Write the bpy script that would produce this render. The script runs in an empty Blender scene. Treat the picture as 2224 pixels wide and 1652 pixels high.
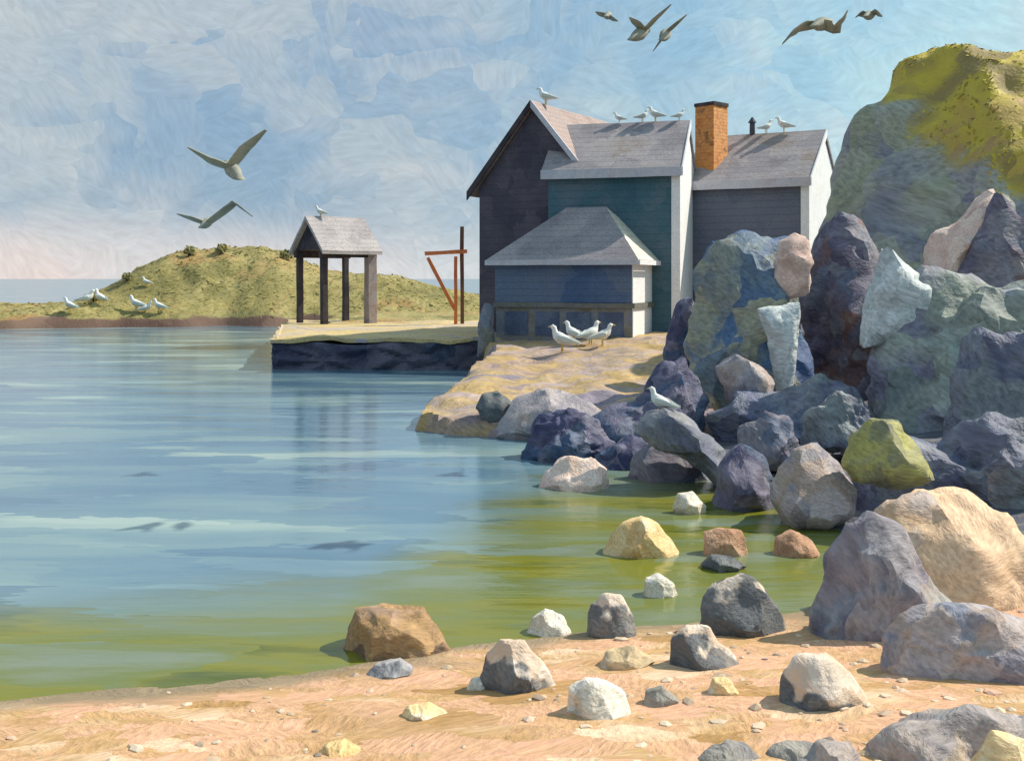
import bpy, bmesh, math, random
from mathutils import Vector, Matrix, noise
from math import radians, sin, cos, pi, sqrt, atan2, exp

C = bpy.context.scene
COL = C.collection
RND = random.Random(7)

# ------------------------------------------------------------------ camera
F = 2385.0            # focal length in photograph pixels (photo 2224 wide)
CX, HY = 1112.0, 605.0
EYE = 3.0
cam = bpy.data.cameras.new('camera')
cam.sensor_width = 36.0
cam.lens = 36.0 * F / 2224.0
cam.shift_y = -(826.0 - HY) / 2224.0
cam.clip_start = 0.1
cam.clip_end = 20000.0
camo = bpy.data.objects.new('camera', cam)
COL.objects.link(camo)
camo.location = (0, 0, EYE)
camo.rotation_euler = (radians(90), 0, 0)
C.camera = camo

# ------------------------------------------------------------------ light
SUN_EL, SUN_AZ = radians(44), radians(67)      # azimuth from +Y towards +X
SUN = Vector((sin(SUN_AZ) * cos(SUN_EL), cos(SUN_AZ) * cos(SUN_EL), sin(SUN_EL)))
sl = bpy.data.lights.new('sun', 'SUN')
sl.energy = 5.0
sl.angle = radians(0.55)
sl.color = (1.0, 0.90, 0.76)
so = bpy.data.objects.new('sun', sl)
COL.objects.link(so)
so.rotation_euler = (-SUN).to_track_quat('-Z', 'Y').to_euler()
C.view_settings.view_transform = 'Standard'
C.view_settings.look = 'None'
C.view_settings.exposure = 0.10
C.view_settings.gamma = 1.0


class NT:
    """small helper round a node tree"""
    def __init__(s, tree):
        s.t = tree
        tree.nodes.clear()

    def n(s, typ, **kw):
        nd = s.t.nodes.new(typ)
        for k, v in kw.items():
            if k.startswith('_'):
                setattr(nd, k[1:], v)
            else:
                key = int(k[1:]) if k[0] == 'i' and k[1:].isdigit() else k.replace('__', ' ')
                sock = nd.inputs[key]
                if isinstance(v, bpy.types.NodeSocket):
                    s.t.links.new(v, sock)
                else:
                    sock.default_value = v
        return nd

    def math(s, op, a, b=0.0, c=0.0, clamp=False):
        return s.n('ShaderNodeMath', _operation=op, _use_clamp=clamp, i0=a, i1=b, i2=c).outputs[0]

    def vmath(s, op, a, b=(0, 0, 0)):
        return s.n('ShaderNodeVectorMath', _operation=op, i0=a, i1=b).outputs[0]

    def scalev(s, a, k):
        nd = s.n('ShaderNodeVectorMath', _operation='SCALE', i0=a)
        nd.inputs['Scale'].default_value = k
        return nd.outputs[0]

    def mix(s, fac, a, b, blend='MIX'):
        nd = s.n('ShaderNodeMix', _data_type='RGBA', _blend_type=blend)
        for idx, v in ((0, fac), (6, a), (7, b)):
            if isinstance(v, bpy.types.NodeSocket):
                s.t.links.new(v, nd.inputs[idx])
            elif idx == 0:
                nd.inputs[0].default_value = v
            else:
                nd.inputs[idx].default_value = (v[0], v[1], v[2], 1)
        return nd.outputs[2]

    def ramp(s, fac, stops, interp='LINEAR'):
        nd = s.n('ShaderNodeValToRGB', Fac=fac)
        r = nd.color_ramp
        r.interpolation = interp
        while len(r.elements) < len(stops):
            r.elements.new(0.5)
        for e, (p, c) in zip(r.elements, stops):
            e.position = p
            e.color = (c[0], c[1], c[2], 1)
        return nd.outputs[0]

    def mapr(s, v, a, b, c=0.0, d=1.0, smooth=False):
        nd = s.n('ShaderNodeMapRange', _interpolation_type='SMOOTHSTEP' if smooth else 'LINEAR')
        s.t.links.new(v, nd.inputs[0])
        for i, x in enumerate((a, b, c, d)):
            nd.inputs[i + 1].default_value = x
        return nd.outputs[0]

    def noise(s, vec, scale, detail=2.0, rough=0.5, dist=0.0):
        return s.n('ShaderNodeTexNoise', Vector=vec, Scale=scale, Detail=detail, Roughness=rough, Distortion=dist)


# ------------------------------------------------------------------ world: sky with brushy clouds
world = bpy.data.worlds.new('World')
C.world = world
world.use_nodes = True
w = NT(world.node_tree)
dirv = w.n('ShaderNodeTexCoord').outputs['Generated']
sky = w.n('ShaderNodeTexSky')
sky.sky_type = 'NISHITA'
sky.sun_disc = False
sky.sun_elevation = SUN_EL
sky.sun_rotation = SUN_AZ
sky.air_density = 1.0
sky.dust_density = 2.0
sky.ozone_density = 1.5
sep = w.n('ShaderNodeSeparateXYZ', Vector=dirv)
X_, Y_, Z_ = sep.outputs
zc = w.math('ADD', w.math('MAXIMUM', Z_, 0.0), 0.22)
proj = w.n('ShaderNodeCombineXYZ', X=w.math('DIVIDE', X_, zc), Y=w.math('DIVIDE', Y_, zc), Z=0.0).outputs[0]
wob = w.noise(dirv, 9.0, 3.0).outputs['Color']
pw = w.vmath('ADD', w.vmath('MULTIPLY', dirv, (1.0, 1.0, 1.5)), w.scalev(w.vmath('SUBTRACT', wob, (.5, .5, .5)), 0.16))
big = w.noise(w.vmath('ADD', pw, (3.1, 0.4, 0.7)), 3.6, 4.0, 0.58).outputs[0]
cell = w.n('ShaderNodeTexVoronoi', Vector=pw, Scale=22.0)
cs = w.n('ShaderNodeSeparateColor', Color=cell.outputs['Color'])
rotn = w.n('ShaderNodeVectorRotate', _rotation_type='EULER_XYZ', Vector=dirv)
w.t.links.new(w.n('ShaderNodeCombineXYZ', X=w.math('MULTIPLY', cs.outputs[1], .8), Y=w.math('MULTIPLY', cs.outputs[2], 2.2), Z=0.0).outputs[0], rotn.inputs['Rotation'])
hair = w.noise(w.vmath('MULTIPLY', rotn.outputs[0], (260, 80, 60)), 1.0, 3.0, 0.6).outputs[0]
cv = w.math('ADD', big, w.math('MULTIPLY', w.math('SUBTRACT', cs.outputs[0], 0.5), 0.12))
right = w.mapr(X_, -0.15, 0.40, 0.0, 1.0, True)
cv = w.math('SUBTRACT', cv, w.math('MULTIPLY', right, 0.02))
cloud = w.mapr(cv, 0.37, 0.63, 0.05, 0.95, True)
low = w.mapr(Z_, 0.0, 0.075, 1.0, 0.0, True)
clear = w.mix(right, (2.9, 4.7, 6.7), (3.6, 7.0, 9.0))
clear = w.mix(0.72, sky.outputs[0], clear)
ccol = w.mix(right, (5.0, 5.9, 6.5), (5.4, 8.0, 8.8))
ccol = w.mix(w.mapr(w.noise(pw, 11.0, 2.0).outputs[0], 0.48, 0.66), ccol, w.mix(right, (6.0, 6.5, 6.8), (6.2, 8.0, 8.6)))
skyc = w.mix(cloud, clear, ccol)
lowl = w.math('MULTIPLY', low, w.mapr(X_, -0.38, 0.02, 1.0, 0.15, True))
skyc = w.mix(w.math('MULTIPLY', lowl, w.mapr(w.noise(pw, 14.0, 2.0).outputs[0], 0.3, 0.6, 0.45, 0.95)), w.mix(low, skyc, (6.8, 7.4, 7.7)), (8.6, 7.5, 7.1))
skyc = w.n('ShaderNodeHueSaturation', Color=skyc, Value=w.mapr(hair, 0.28, 0.72, 0.91, 1.09)).outputs[0]
bg = w.n('ShaderNodeBackground', Color=skyc, Strength=0.088)
w.t.links.new(bg.outputs[0], w.n('ShaderNodeOutputWorld').inputs[0])

# ------------------------------------------------------------------ painterly materials


def paint(name, cols, scale=1.6, squash=(1, 1, 1), rough=0.7, bump=0.5, fine=7.0, vary=0.3, courses=0.0,
          cellw=0.45, extra=None, spec=0.3, dist=0.05, local=True):
    m = bpy.data.materials.new(name)
    m.use_nodes = True
    k = NT(m.node_tree)
    tc = k.n('ShaderNodeTexCoord')
    if local:
        r = k.n('ShaderNodeObjectInfo').outputs['Random']
        off = k.n('ShaderNodeCombineXYZ', X=k.math('MULTIPLY', r, 31.0), Y=k.math('MULTIPLY', r, 57.0),
                  Z=0.0).outputs[0]
        p = k.vmath('ADD', tc.outputs['Object'], off)
    else:
        p = k.n('ShaderNodeNewGeometry').outputs['Position']
    p = k.vmath('MULTIPLY', p, squash)
    nz = k.noise(p, scale * 1.6, 2.0).outputs['Color']
    pw = k.vmath('ADD', p, k.scalev(k.vmath('SUBTRACT', nz, (.5, .5, .5)), 0.9 / scale))
    vo = k.n('ShaderNodeTexVoronoi', Vector=pw, Scale=scale)
    sc = k.n('ShaderNodeSeparateColor', Color=vo.outputs['Color'])
    bigv = k.noise(pw, scale * 0.55, 2.0).outputs[0]
    bigv = k.mapr(bigv, 0.32, 0.68)
    f = k.math('ADD', k.math('MULTIPLY', sc.outputs[0], cellw), k.math('MULTIPLY', bigv, 1 - cellw), clamp=True)
    n = len(cols)
    col = k.ramp(f, [((i + 0.5) / n, c) for i, c in enumerate(cols)])
    # brush hairs: one direction per dab
    rot = k.n('ShaderNodeVectorRotate', _rotation_type='EULER_XYZ', Vector=p)
    e = k.n('ShaderNodeCombineXYZ', X=k.math('MULTIPLY', sc.outputs[1], 1.2),
            Y=k.math('MULTIPLY', sc.outputs[2], 2.4), Z=k.math('MULTIPLY', sc.outputs[1], 1.6)).outputs[0]
    k.t.links.new(e, rot.inputs['Rotation'])
    hair = k.noise(k.vmath('MULTIPLY', rot.outputs[0], (fine * 5.0, fine * 0.6, fine * 2.5)), 1.0, 3.0, 0.6).outputs[0]
    val = k.mapr(hair, 0.28, 0.72, 1 - vary, 1 + vary)
    col = k.n('ShaderNodeHueSaturation', Color=col, Value=val).outputs[0]
    h = k.math('ADD', k.math('MULTIPLY', hair, 0.7), k.math('MULTIPLY', sc.outputs[0], 0.5))
    if courses:
        zz = k.n('ShaderNodeSeparateXYZ', Vector=tc.outputs['Object']).outputs[2]
        zz = k.math('ADD', zz, k.math('MULTIPLY', hair, 0.03))
        saw = k.math('FRACT', k.math('MULTIPLY', zz, courses))
        h = k.math('ADD', h, k.math('MULTIPLY', saw, -1.6))
        col = k.mix(k.mapr(saw, 0.0, 0.16, 0.35, 0.0), col, (0.03, 0.03, 0.035))
    if extra:
        col = extra(k, col, p, f)
    bmp = k.n('ShaderNodeBump', Height=h, Strength=bump, Distance=dist)
    b = k.n('ShaderNodeBsdfPrincipled', Base__Color=col, Roughness=rough, Normal=bmp.outputs[0])
    b.inputs['Specular IOR Level'].default_value = spec
    k.t.links.new(b.outputs[0], k.n('ShaderNodeOutputMaterial').inputs[0])
    return m


M = {}
M['grey'] = paint('grey_rock', [(.12, .13, .19), (.20, .21, .25), (.30, .30, .31), (.22, .22, .23), (.38, .36, .36)], 1.5, fine=3.2, dist=.10, vary=.34)
M['crag'] = paint('craggy_violet_grey_rock', [(.07, .07, .14), (.13, .15, .23), (.22, .23, .27), (.10, .11, .18), (.28, .31, .30), (.17, .19, .21), (.32, .28, .28)], 0.95, fine=3.0, dist=.14, vary=.34, bump=.7, cellw=.7)
M['blue'] = paint('blue_grey_rock', [(.06, .11, .24), (.14, .20, .26), (.26, .28, .25), (.08, .16, .30), (.34, .34, .25), (.12, .12, .18)], 1.0, cellw=.65, fine=3.2, dist=.10, vary=.34)
M['dark'] = paint('dark_purple_rock', [(.07, .06, .10), (.13, .12, .17), (.22, .21, .24), (.10, .13, .20), (.17, .09, .08), (.26, .27, .28)], 1.2, cellw=.65, fine=3.2, dist=.10, vary=.34)
M['navy'] = paint('navy_wet_rock', [(.03, .04, .10), (.08, .08, .15), (.17, .16, .22), (.05, .09, .17), (.24, .23, .27)], 1.5, cellw=.6, fine=3.2, dist=.10, vary=.34)
M['violet'] = paint('violet_grey_near_rock', [(.12, .11, .17), (.22, .20, .24), (.34, .32, .33), (.13, .14, .22), (.38, .40, .38), (.28, .20, .18)], 2.2, fine=7, cellw=.65, vary=.34, bump=.7, squash=(1, 1, .5))
M['pale'] = paint('pale_green_rock', [(.13, .16, .22), (.23, .28, .27), (.36, .41, .36), (.20, .20, .28), (.30, .33, .28), (.16, .19, .19)], 0.8, cellw=.6, fine=3.2, dist=.10, vary=.34)
M['slab'] = paint('whitish_slab', [(.44, .49, .50), (.52, .57, .57), (.62, .66, .66), (.45, .50, .50)], 2.2, fine=3.2, dist=.10, vary=.34)
M['mauve'] = paint('mauve_rock', [(.22, .20, .25), (.33, .30, .33), (.44, .39, .39), (.40, .31, .26), (.26, .27, .33)], 2.2, fine=9)
M['tan'] = paint('tan_rock', [(.40, .30, .19), (.55, .42, .25), (.66, .50, .26), (.50, .40, .34), (.60, .47, .36)], 1.3)
M['ochre'] = paint('ochre_ledge', [(.20, .17, .23), (.40, .29, .21), (.46, .32, .13), (.40, .32, .31), (.48, .34, .15), (.24, .21, .26)], 1.1, fine=4, cellw=.6, squash=(.6, .9, 1), dist=.08)
M['brown'] = paint('brown_rock', [(.14, .09, .06), (.30, .18, .09), (.42, .26, .12), (.36, .24, .17), (.52, .36, .18)], 3.0, fine=10)
M['cream'] = paint('cream_stone', [(.62, .55, .44), (.75, .69, .58), (.82, .77, .68), (.70, .58, .42)], 3.2, fine=14)
M['pink'] = paint('pink_stone', [(.55, .38, .32), (.72, .52, .44), (.80, .64, .56), (.66, .46, .34)], 2.4, fine=12)
M['yellow'] = paint('yellow_stone', [(.62, .36, .14), (.78, .55, .26), (.82, .64, .36), (.80, .70, .56)], 4.0, fine=14)
M['orange'] = paint('orange_boulder', [(.60, .36, .20), (.72, .46, .27), (.78, .55, .36), (.62, .45, .36)], 1.6)
M['boulder'] = paint('grey_orange_boulder', [(.46, .38, .34), (.66, .43, .26), (.74, .52, .34), (.70, .48, .30), (.50, .42, .36)], 1.7)
M['rust'] = paint('rust_stone', [(.38, .20, .11), (.48, .28, .17), (.56, .36, .24)], 4.0, fine=14)
M['olive'] = paint('olive_grey_stone', [(.18, .18, .15), (.26, .25, .22), (.33, .31, .27), (.22, .21, .21)], 4.0, fine=14)
M['slate'] = paint('slate_stone', [(.07, .08, .09), (.12, .13, .14), (.17, .18, .18), (.09, .11, .13)], 4.0, fine=14)


def lit_top_extra(k, col, p, f):  # paints sunlit stone tops into the base colour, with a noisy border
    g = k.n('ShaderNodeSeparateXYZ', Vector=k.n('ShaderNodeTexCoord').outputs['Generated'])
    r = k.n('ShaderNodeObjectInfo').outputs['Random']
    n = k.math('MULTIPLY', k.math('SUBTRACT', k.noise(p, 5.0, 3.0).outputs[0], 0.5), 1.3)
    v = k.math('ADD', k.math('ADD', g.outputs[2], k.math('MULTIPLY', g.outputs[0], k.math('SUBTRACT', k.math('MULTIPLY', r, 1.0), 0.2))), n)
    lit_col = k.mix(f, (.60, .42, .28), (.82, .76, .68))
    return k.mix(k.mapr(v, 0.72, 0.86, 0.0, 1.0, True), col, lit_col)


M['littop'] = paint('slate_with_painted_lit_top', [(.08, .09, .10), (.13, .14, .15), (.18, .18, .18), (.24, .22, .20)], 3.6, fine=12, cellw=.55, extra=lit_top_extra)  # dark stone whose bright upper part is sunlight painted into the colour
M['moss'] = paint('mossy_rock', [(.16, .17, .13), (.28, .27, .13), (.40, .38, .12), (.30, .28, .20)], 2.4)
M['lilac_rock'] = paint('pale_lilac_rock', [(.22, .21, .22), (.34, .30, .30), (.44, .37, .33), (.28, .28, .29), (.52, .40, .28)], 3.0, fine=10, cellw=.6)
M['maroon'] = paint('maroon_rock', [(.09, .04, .045), (.15, .06, .06), (.12, .08, .10)], 2.0)
def crown_extra(k, col, p, f):
    g = k.n('ShaderNodeNewGeometry').outputs['Position']
    sp = k.n('ShaderNodeSeparateXYZ', Vector=g)
    nn = k.math('MULTIPLY', k.math('SUBTRACT', k.noise(g, 0.7, 3.0).outputs[0], 0.5), 3.6)
    e = k.math('ADD', k.math('SUBTRACT', sp.outputs[0], 9.3), k.math('MULTIPLY', k.math('SUBTRACT', sp.outputs[2], 9.0), 0.6))
    e = k.math('MAXIMUM', e, k.math('MULTIPLY', k.math('SUBTRACT', sp.outputs[2], 8.3), 1.2))
    m = k.mapr(k.math('ADD', e, nn), -0.3, 0.5, 0.0, 1.0, True)
    t = k.noise(g, 0.8, 2.0).outputs[0]
    turf = k.ramp(k.math('ADD', k.math('MULTIPLY', f, .5), k.math('MULTIPLY', t, .5)),
                  [(.25, (.20, .16, .07)), (.42, (.32, .24, .08)), (.56, (.56, .45, .06)), (.75, (.44, .28, .11))])
    return k.mix(m, col, turf)


M['hill'] = paint('headland_rock', [(.14, .15, .20), (.24, .25, .28), (.34, .34, .30), (.30, .32, .22), (.20, .19, .25), (.38, .37, .34)], 0.7, cellw=.6, fine=2.2, dist=.10, vary=.34, extra=crown_extra)
M['shingle'] = paint('weathered_shingle', [(.055, .05, .075), (.085, .075, .10), (.12, .10, .13)], 1.1, courses=4.0, fine=6, vary=.2, dist=.03)
M['teal'] = paint('teal_grey_siding', [(.04, .12, .16), (.07, .15, .19), (.12, .17, .21)], 0.9, courses=4.0, fine=6, vary=.2, dist=.03)
M['slatewall'] = paint('slate_grey_siding', [(.10, .125, .19), (.125, .15, .21), (.15, .165, .22)], 0.9, courses=4.0, fine=6, vary=.2, dist=.03)
M['bluewall'] = paint('blue_siding', [(.06, .11, .22), (.09, .14, .25), (.13, .17, .25)], 0.9, courses=4.5, fine=6, vary=.2, dist=.03)
M['roof'] = paint('grey_roof_shingles', [(.24, .22, .24), (.30, .28, .30), (.36, .33, .34), (.28, .24, .22)], 1.0, courses=5.0, fine=6, vary=.22, dist=.03)
M['brownroof'] = paint('brown_roof_shingles', [(.30, .22, .20), (.38, .28, .25), (.34, .27, .26)], 1.0, courses=5.0, fine=6, vary=.22, dist=.03)
M['litroof'] = paint('painted_sunlit_roof', [(.72, .65, .53), (.80, .73, .60), (.66, .58, .48)], 1.2, courses=5.0, fine=6, vary=.15, dist=.03)  # paler copy of the grey roof, with sunlight painted into its colour
M['white'] = paint('white_painted_boards', [(.80, .81, .84), (.86, .86, .87), (.82, .82, .82)], 1.4, fine=5, vary=.12, bump=.35, dist=.03)
M['trim'] = paint('pale_trim', [(.44, .45, .52), (.55, .55, .60), (.50, .46, .50)], 2.0, fine=6, vary=.15, bump=.3, dist=.02)
M['brick'] = paint('orange_brick', [(.42, .15, .04), (.60, .24, .06), (.68, .30, .09), (.30, .13, .05)], 4.0, courses=8.0, fine=9)
M['found'] = paint('foundation_stone', [(.14, .17, .22), (.20, .22, .26), (.26, .25, .25), (.20, .19, .15)], 2.0, fine=7)
M['panel'] = paint('blue_panel', [(.08, .11, .19), (.11, .15, .23), (.15, .18, .26)], 2.5, fine=7)
M['sill'] = paint('tan_band', [(.15, .15, .15), (.20, .19, .18), (.16, .17, .14)], 2.0, fine=7)
M['darkwood'] = paint('dark_timber', [(.025, .022, .03), (.05, .042, .05), (.075, .055, .06)], 2.5, fine=9)
M['lilac'] = paint('lilac_grey_timber', [(.24, .21, .22), (.32, .28, .29), (.28, .22, .20)], 2.5, fine=9)
M['greenpanel'] = paint('green_boarding', [(.28, .40, .32), (.34, .42, .26), (.40, .42, .20)], 2.5, fine=9)
M['redwood'] = paint('red_brown_timber', [(.56, .15, .05), (.66, .21, .08), (.60, .18, .06)], 3.0, fine=9)
M['rustwood'] = paint('rust_stained_timber', [(.10, .06, .05), (.16, .09, .06), (.22, .11, .06)], 2.0, fine=7)
M['hutroof'] = paint('hut_roof', [(.34, .31, .32), (.42, .38, .38), (.46, .42, .42)], 1.5, courses=5, fine=7, dist=.03)
M['quaytop'] = paint('quay_top', [(.44, .40, .42), (.52, .40, .20), (.60, .46, .20), (.50, .42, .36)], 0.45, fine=4)
M['quaywall'] = paint('quay_wall', [(.04, .045, .09), (.09, .09, .14), (.14, .13, .17), (.06, .08, .13)], 0.8, fine=5)
M['gullwhite'] = paint('white_feather', [(.74, .76, .74), (.80, .81, .79)], 6.0, fine=20, vary=.1, bump=.2)
M['gullgrey'] = paint('grey_feather', [(.52, .56, .52), (.60, .64, .60)], 6.0, fine=20, vary=.1, bump=.2)
M['gullolive'] = paint('olive_grey_feather', [(.20, .21, .17), (.28, .29, .24), (.34, .34, .29)], 4.0, fine=5, vary=.12, bump=.15)
M['beak'] = paint('yellow_bill', [(.60, .42, .10), (.66, .46, .12)], 8.0, vary=.1)
M['metal'] = paint('dark_vent_metal', [(.05, .06, .09), (.08, .09, .12)], 6.0, vary=.1)
M['foliage'] = paint('scrub_leaves', [(.20, .20, .08), (.27, .25, .10), (.33, .29, .12)], 3.0, vary=.2)


def sand_extra(k, col, p, f):
    g = k.n('ShaderNodeNewGeometry').outputs['Position']
    z = k.n('ShaderNodeSeparateXYZ', Vector=g).outputs[2]
    zn = k.math('ADD', z, k.math('MULTIPLY', k.math('SUBTRACT', k.noise(p, 1.2, 2.0).outputs[0], 0.5), 0.10))
    wet = k.mapr(zn, 0.0, 0.055, 1.0, 0.0, True)
    col = k.mix(wet, col, k.mix(f, (.25, .20, .13), (.34, .26, .17)))
    # dark rocky shingle further round the shore
    sp = k.n('ShaderNodeSeparateXYZ', Vector=g)
    nn = k.math('MULTIPLY', k.math('SUBTRACT', k.noise(p, 1.6, 3.0).outputs[0], 0.5), 2.5)
    far = k.math('MULTIPLY', k.mapr(k.math('ADD', sp.outputs[1], nn), 10.6, 11.6, 0.0, 1.0, True), k.mapr(sp.outputs[0], 1.6, 2.4))
    return k.mix(far, col, k.mix(f, (.07, .08, .12), (.20, .20, .20)))


M['sand'] = paint('beach_sand', [(.42, .25, .10), (.58, .36, .20), (.70, .41, .27), (.52, .33, .15), (.76, .54, .37)], 3.0,
                  squash=(0.8, 1.5, 1), fine=7, vary=.2, bump=.9, cellw=.75, extra=sand_extra, local=False, spec=.15, dist=.04)


def island_extra(k, col, p, f):
    g = k.n('ShaderNodeNewGeometry').outputs['Position']
    z = k.n('ShaderNodeSeparateXYZ', Vector=g).outputs[2]
    zn = k.math('ADD', z, k.math('MULTIPLY', k.math('SUBTRACT', k.noise(p, 0.5, 3.0).outputs[0], 0.5), 1.0))
    return k.mix(k.mapr(zn, 0.45, 0.65, 1.0, 0.0, True), col, k.mix(f, (.09, .045, .035), (.22, .14, .10)))


M['island'] = paint('island_turf', [(.19, .17, .06), (.29, .25, .09), (.35, .30, .12), (.36, .23, .09)], 0.35, fine=2.0,
                    extra=island_extra, local=False, dist=.12)


def dab_material(name, cols, rough=.8):
    m = bpy.data.materials.new(name)
    m.use_nodes = True
    k = NT(m.node_tree)
    g = k.n('ShaderNodeNewGeometry')
    pos = k.noise(g.outputs['Position'], 0.45, 2.0).outputs[0]
    f = k.math('ADD', k.math('MULTIPLY', g.outputs['Random Per Island'], 0.45),
               k.math('MULTIPLY', k.mapr(pos, 0.3, 0.7), 0.55), clamp=True)
    n = len(cols)
    col = k.ramp(f, [((i + 0.5) / n, c) for i, c in enumerate(cols)])
    b = k.n('ShaderNodeBsdfPrincipled', Base__Color=col, Roughness=rough)
    b.inputs['Specular IOR Level'].default_value = .15
    k.t.links.new(b.outputs[0], k.n('ShaderNodeOutputMaterial').inputs[0])
    return m


M['grass'] = dab_material('headland_grass', [(.22, .17, .06), (.33, .25, .08), (.50, .39, .06), (.58, .49, .06), (.45, .29, .11)])
M['pebble'] = dab_material('mixed_pebbles', [(.16, .15, .15), (.34, .26, .20), (.60, .46, .32), (.72, .60, .46), (.66, .42, .30)], .7)
M['islegrass'] = dab_material('island_grass', [(.19, .17, .06), (.28, .24, .08), (.34, .29, .11), (.37, .25, .10)])


def water_material():
    m = bpy.data.materials.new('cove_water')
    m.use_nodes = True
    k = NT(m.node_tree)
    pos = k.n('ShaderNodeNewGeometry').outputs['Position']
    s = k.n('ShaderNodeSeparateXYZ', Vector=pos)
    x, y = s.outputs[0], s.outputs[1]
    flat = k.vmath('MULTIPLY', pos, (0.16, 0.55, 0.0))
    nz = k.noise(flat, 1.6, 3.0).outputs['Color']
    nz2 = k.noise(k.vmath('MULTIPLY', pos, (1.2, 5.0, 0.0)), 1.5, 2.0).outputs['Color']
    fw = k.vmath('ADD', flat, k.scalev(k.vmath('SUBTRACT', nz, (.5, .5, .5)), 0.5))
    fw = k.vmath('ADD', fw, k.scalev(k.vmath('SUBTRACT', nz2, (.5, .5, .5)), 0.16))
    v = k.n('ShaderNodeTexVoronoi', Vector=fw, Scale=2.4)
    cell = k.n('ShaderNodeSeparateColor', Color=v.outputs['Color']).outputs[0]
    big = k.noise(fw, 0.9, 3.0).outputs[0]
    # shallows: distance out from the sand, wider on the right-hand side of the cove
    reach = k.math('ADD', 2.7, k.math('MULTIPLY', k.math('MAXIMUM', k.math('ADD', x, 1.6), 0.0), 2.5))
    dist = k.math('SUBTRACT', y, k.math('ADD', 8.6, k.math('MULTIPLY', x, 0.27)))
    q = k.math('DIVIDE', dist, reach)
    q = k.math('ADD', q, k.math('MULTIPLY', k.math('SUBTRACT', big, 0.5), 1.5))
    q = k.math('ADD', q, k.math('MULTIPLY', k.math('SUBTRACT', cell, 0.5), 0.4))
    shallow = k.mapr(q, 0.35, 1.30, 1.0, 0.0, True)
    deep = k.ramp(k.math('ADD', k.math('MULTIPLY', cell, .25), k.math('MULTIPLY', big, .75)),
                  [(.25, (.07, .15, .24)), (.45, (.11, .21, .29)), (.60, (.18, .29, .32)), (.75, (.34, .44, .41))])
    algae = k.ramp(k.math('ADD', k.math('MULTIPLY', cell, .22), k.math('MULTIPLY', k.noise(fw, 2.6, 3.0).outputs[0], .78)),
                   [(.30, (.07, .10, .015)), (.43, (.19, .19, .01)), (.55, (.15, .18, .04)), (.68, (.18, .22, .14))])
    col = k.mix(shallow, deep, algae)
    edge = k.mapr(dist, 0.0, 0.5, 0.5, 0.0, True)
    rip = k.noise(k.vmath('MULTIPLY', pos, (1.3, 4.5, 1)), 1.5, 4.0, 0.6).outputs[0]
    swell = k.noise(k.vmath('MULTIPLY', pos, (0.25, 1.1, 1)), 1.2, 2.0).outputs[0]
    h = k.math('ADD', k.math('MULTIPLY', rip, .25), swell)
    bmp = k.n('ShaderNodeBump', Height=h, Strength=0.24, Distance=0.10)
    b = k.n('ShaderNodeBsdfPrincipled', Base__Color=col, Roughness=k.mapr(big, .3, .7, .06, .20), Normal=bmp.outputs[0], IOR=1.33)
    k.t.links.new(b.outputs[0], k.n('ShaderNodeOutputMaterial').inputs[0])
    return m


M['water'] = water_material()

# ------------------------------------------------------------------ helpers


def tag(o, label=None, cat=None, group=None, kind=None):
    if label: o['label'] = label
    if cat: o['category'] = cat
    if group: o['group'] = group
    if kind: o['kind'] = kind
    return o


def obj(name, bm, mat, parent=None, loc=None, smooth=False, sharp=None):
    """link a bmesh (world coordinates) as one object whose origin is loc"""
    me = bpy.data.meshes.new(name)
    o = bpy.data.objects.new(name, me)
    COL.objects.link(o)
    base = Vector(loc) if loc is not None else Vector((0, 0, 0))
    if parent is not None:
        o.parent = parent
        if loc is None:
            base = parent.matrix_world.translation.copy() if parent.parent is None else Vector(parent.get('_w', (0, 0, 0)))
    if base.length > 0:
        bmesh.ops.translate(bm, verts=bm.verts, vec=-base)
    bmesh.ops.recalc_face_normals(bm, faces=bm.faces)
    bm.to_mesh(me)
    bm.free()
    me.materials.append(M[mat] if isinstance(mat, str) else mat)
    if smooth:
        me.polygons.foreach_set('use_smooth', [True] * len(me.polygons))
        if sharp:
            me.set_sharp_from_angle(angle=radians(sharp))
    if parent is None:
        o.location = base
    else:
        pw = Vector(parent.get('_w', (0, 0, 0)))
        o.location = base - pw
    o['_w'] = tuple(base)
    return o


def empty(name, loc, label, cat, group=None):
    o = bpy.data.objects.new(name, None)
    COL.objects.link(o)
    o.location = loc
    o['_w'] = tuple(loc)
    o.empty_display_size = .2
    return tag(o, label, cat, group)


def copy_tree(o, parent=None):
    c = o.copy()
    COL.objects.link(c)
    if parent is not None:
        c.parent = parent
    for ch in list(o.children):
        copy_tree(ch, c)
    return c


def at(px, py, d):
    return Vector(((px - CX) / F * d, d, EYE + (HY - py) / F * d))


def prism(bm, origin, along, across, profile, a0, a1):
    """closed profile of (across, z) points swept from a0 to a1 along a direction"""
    o, al, ac = Vector(origin), Vector(along), Vector(across)
    rows = []
    for a in (a0, a1):
        rows.append([bm.verts.new(o + al * a + ac * t + Vector((0, 0, z))) for t, z in profile])
    n = len(profile)
    bm.faces.new(rows[0])
    bm.faces.new(rows[1][::-1])
    for i in range(n):
        j = (i + 1) % n
        bm.faces.new((rows[0][i], rows[1][i], rows[1][j], rows[0][j]))


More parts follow.
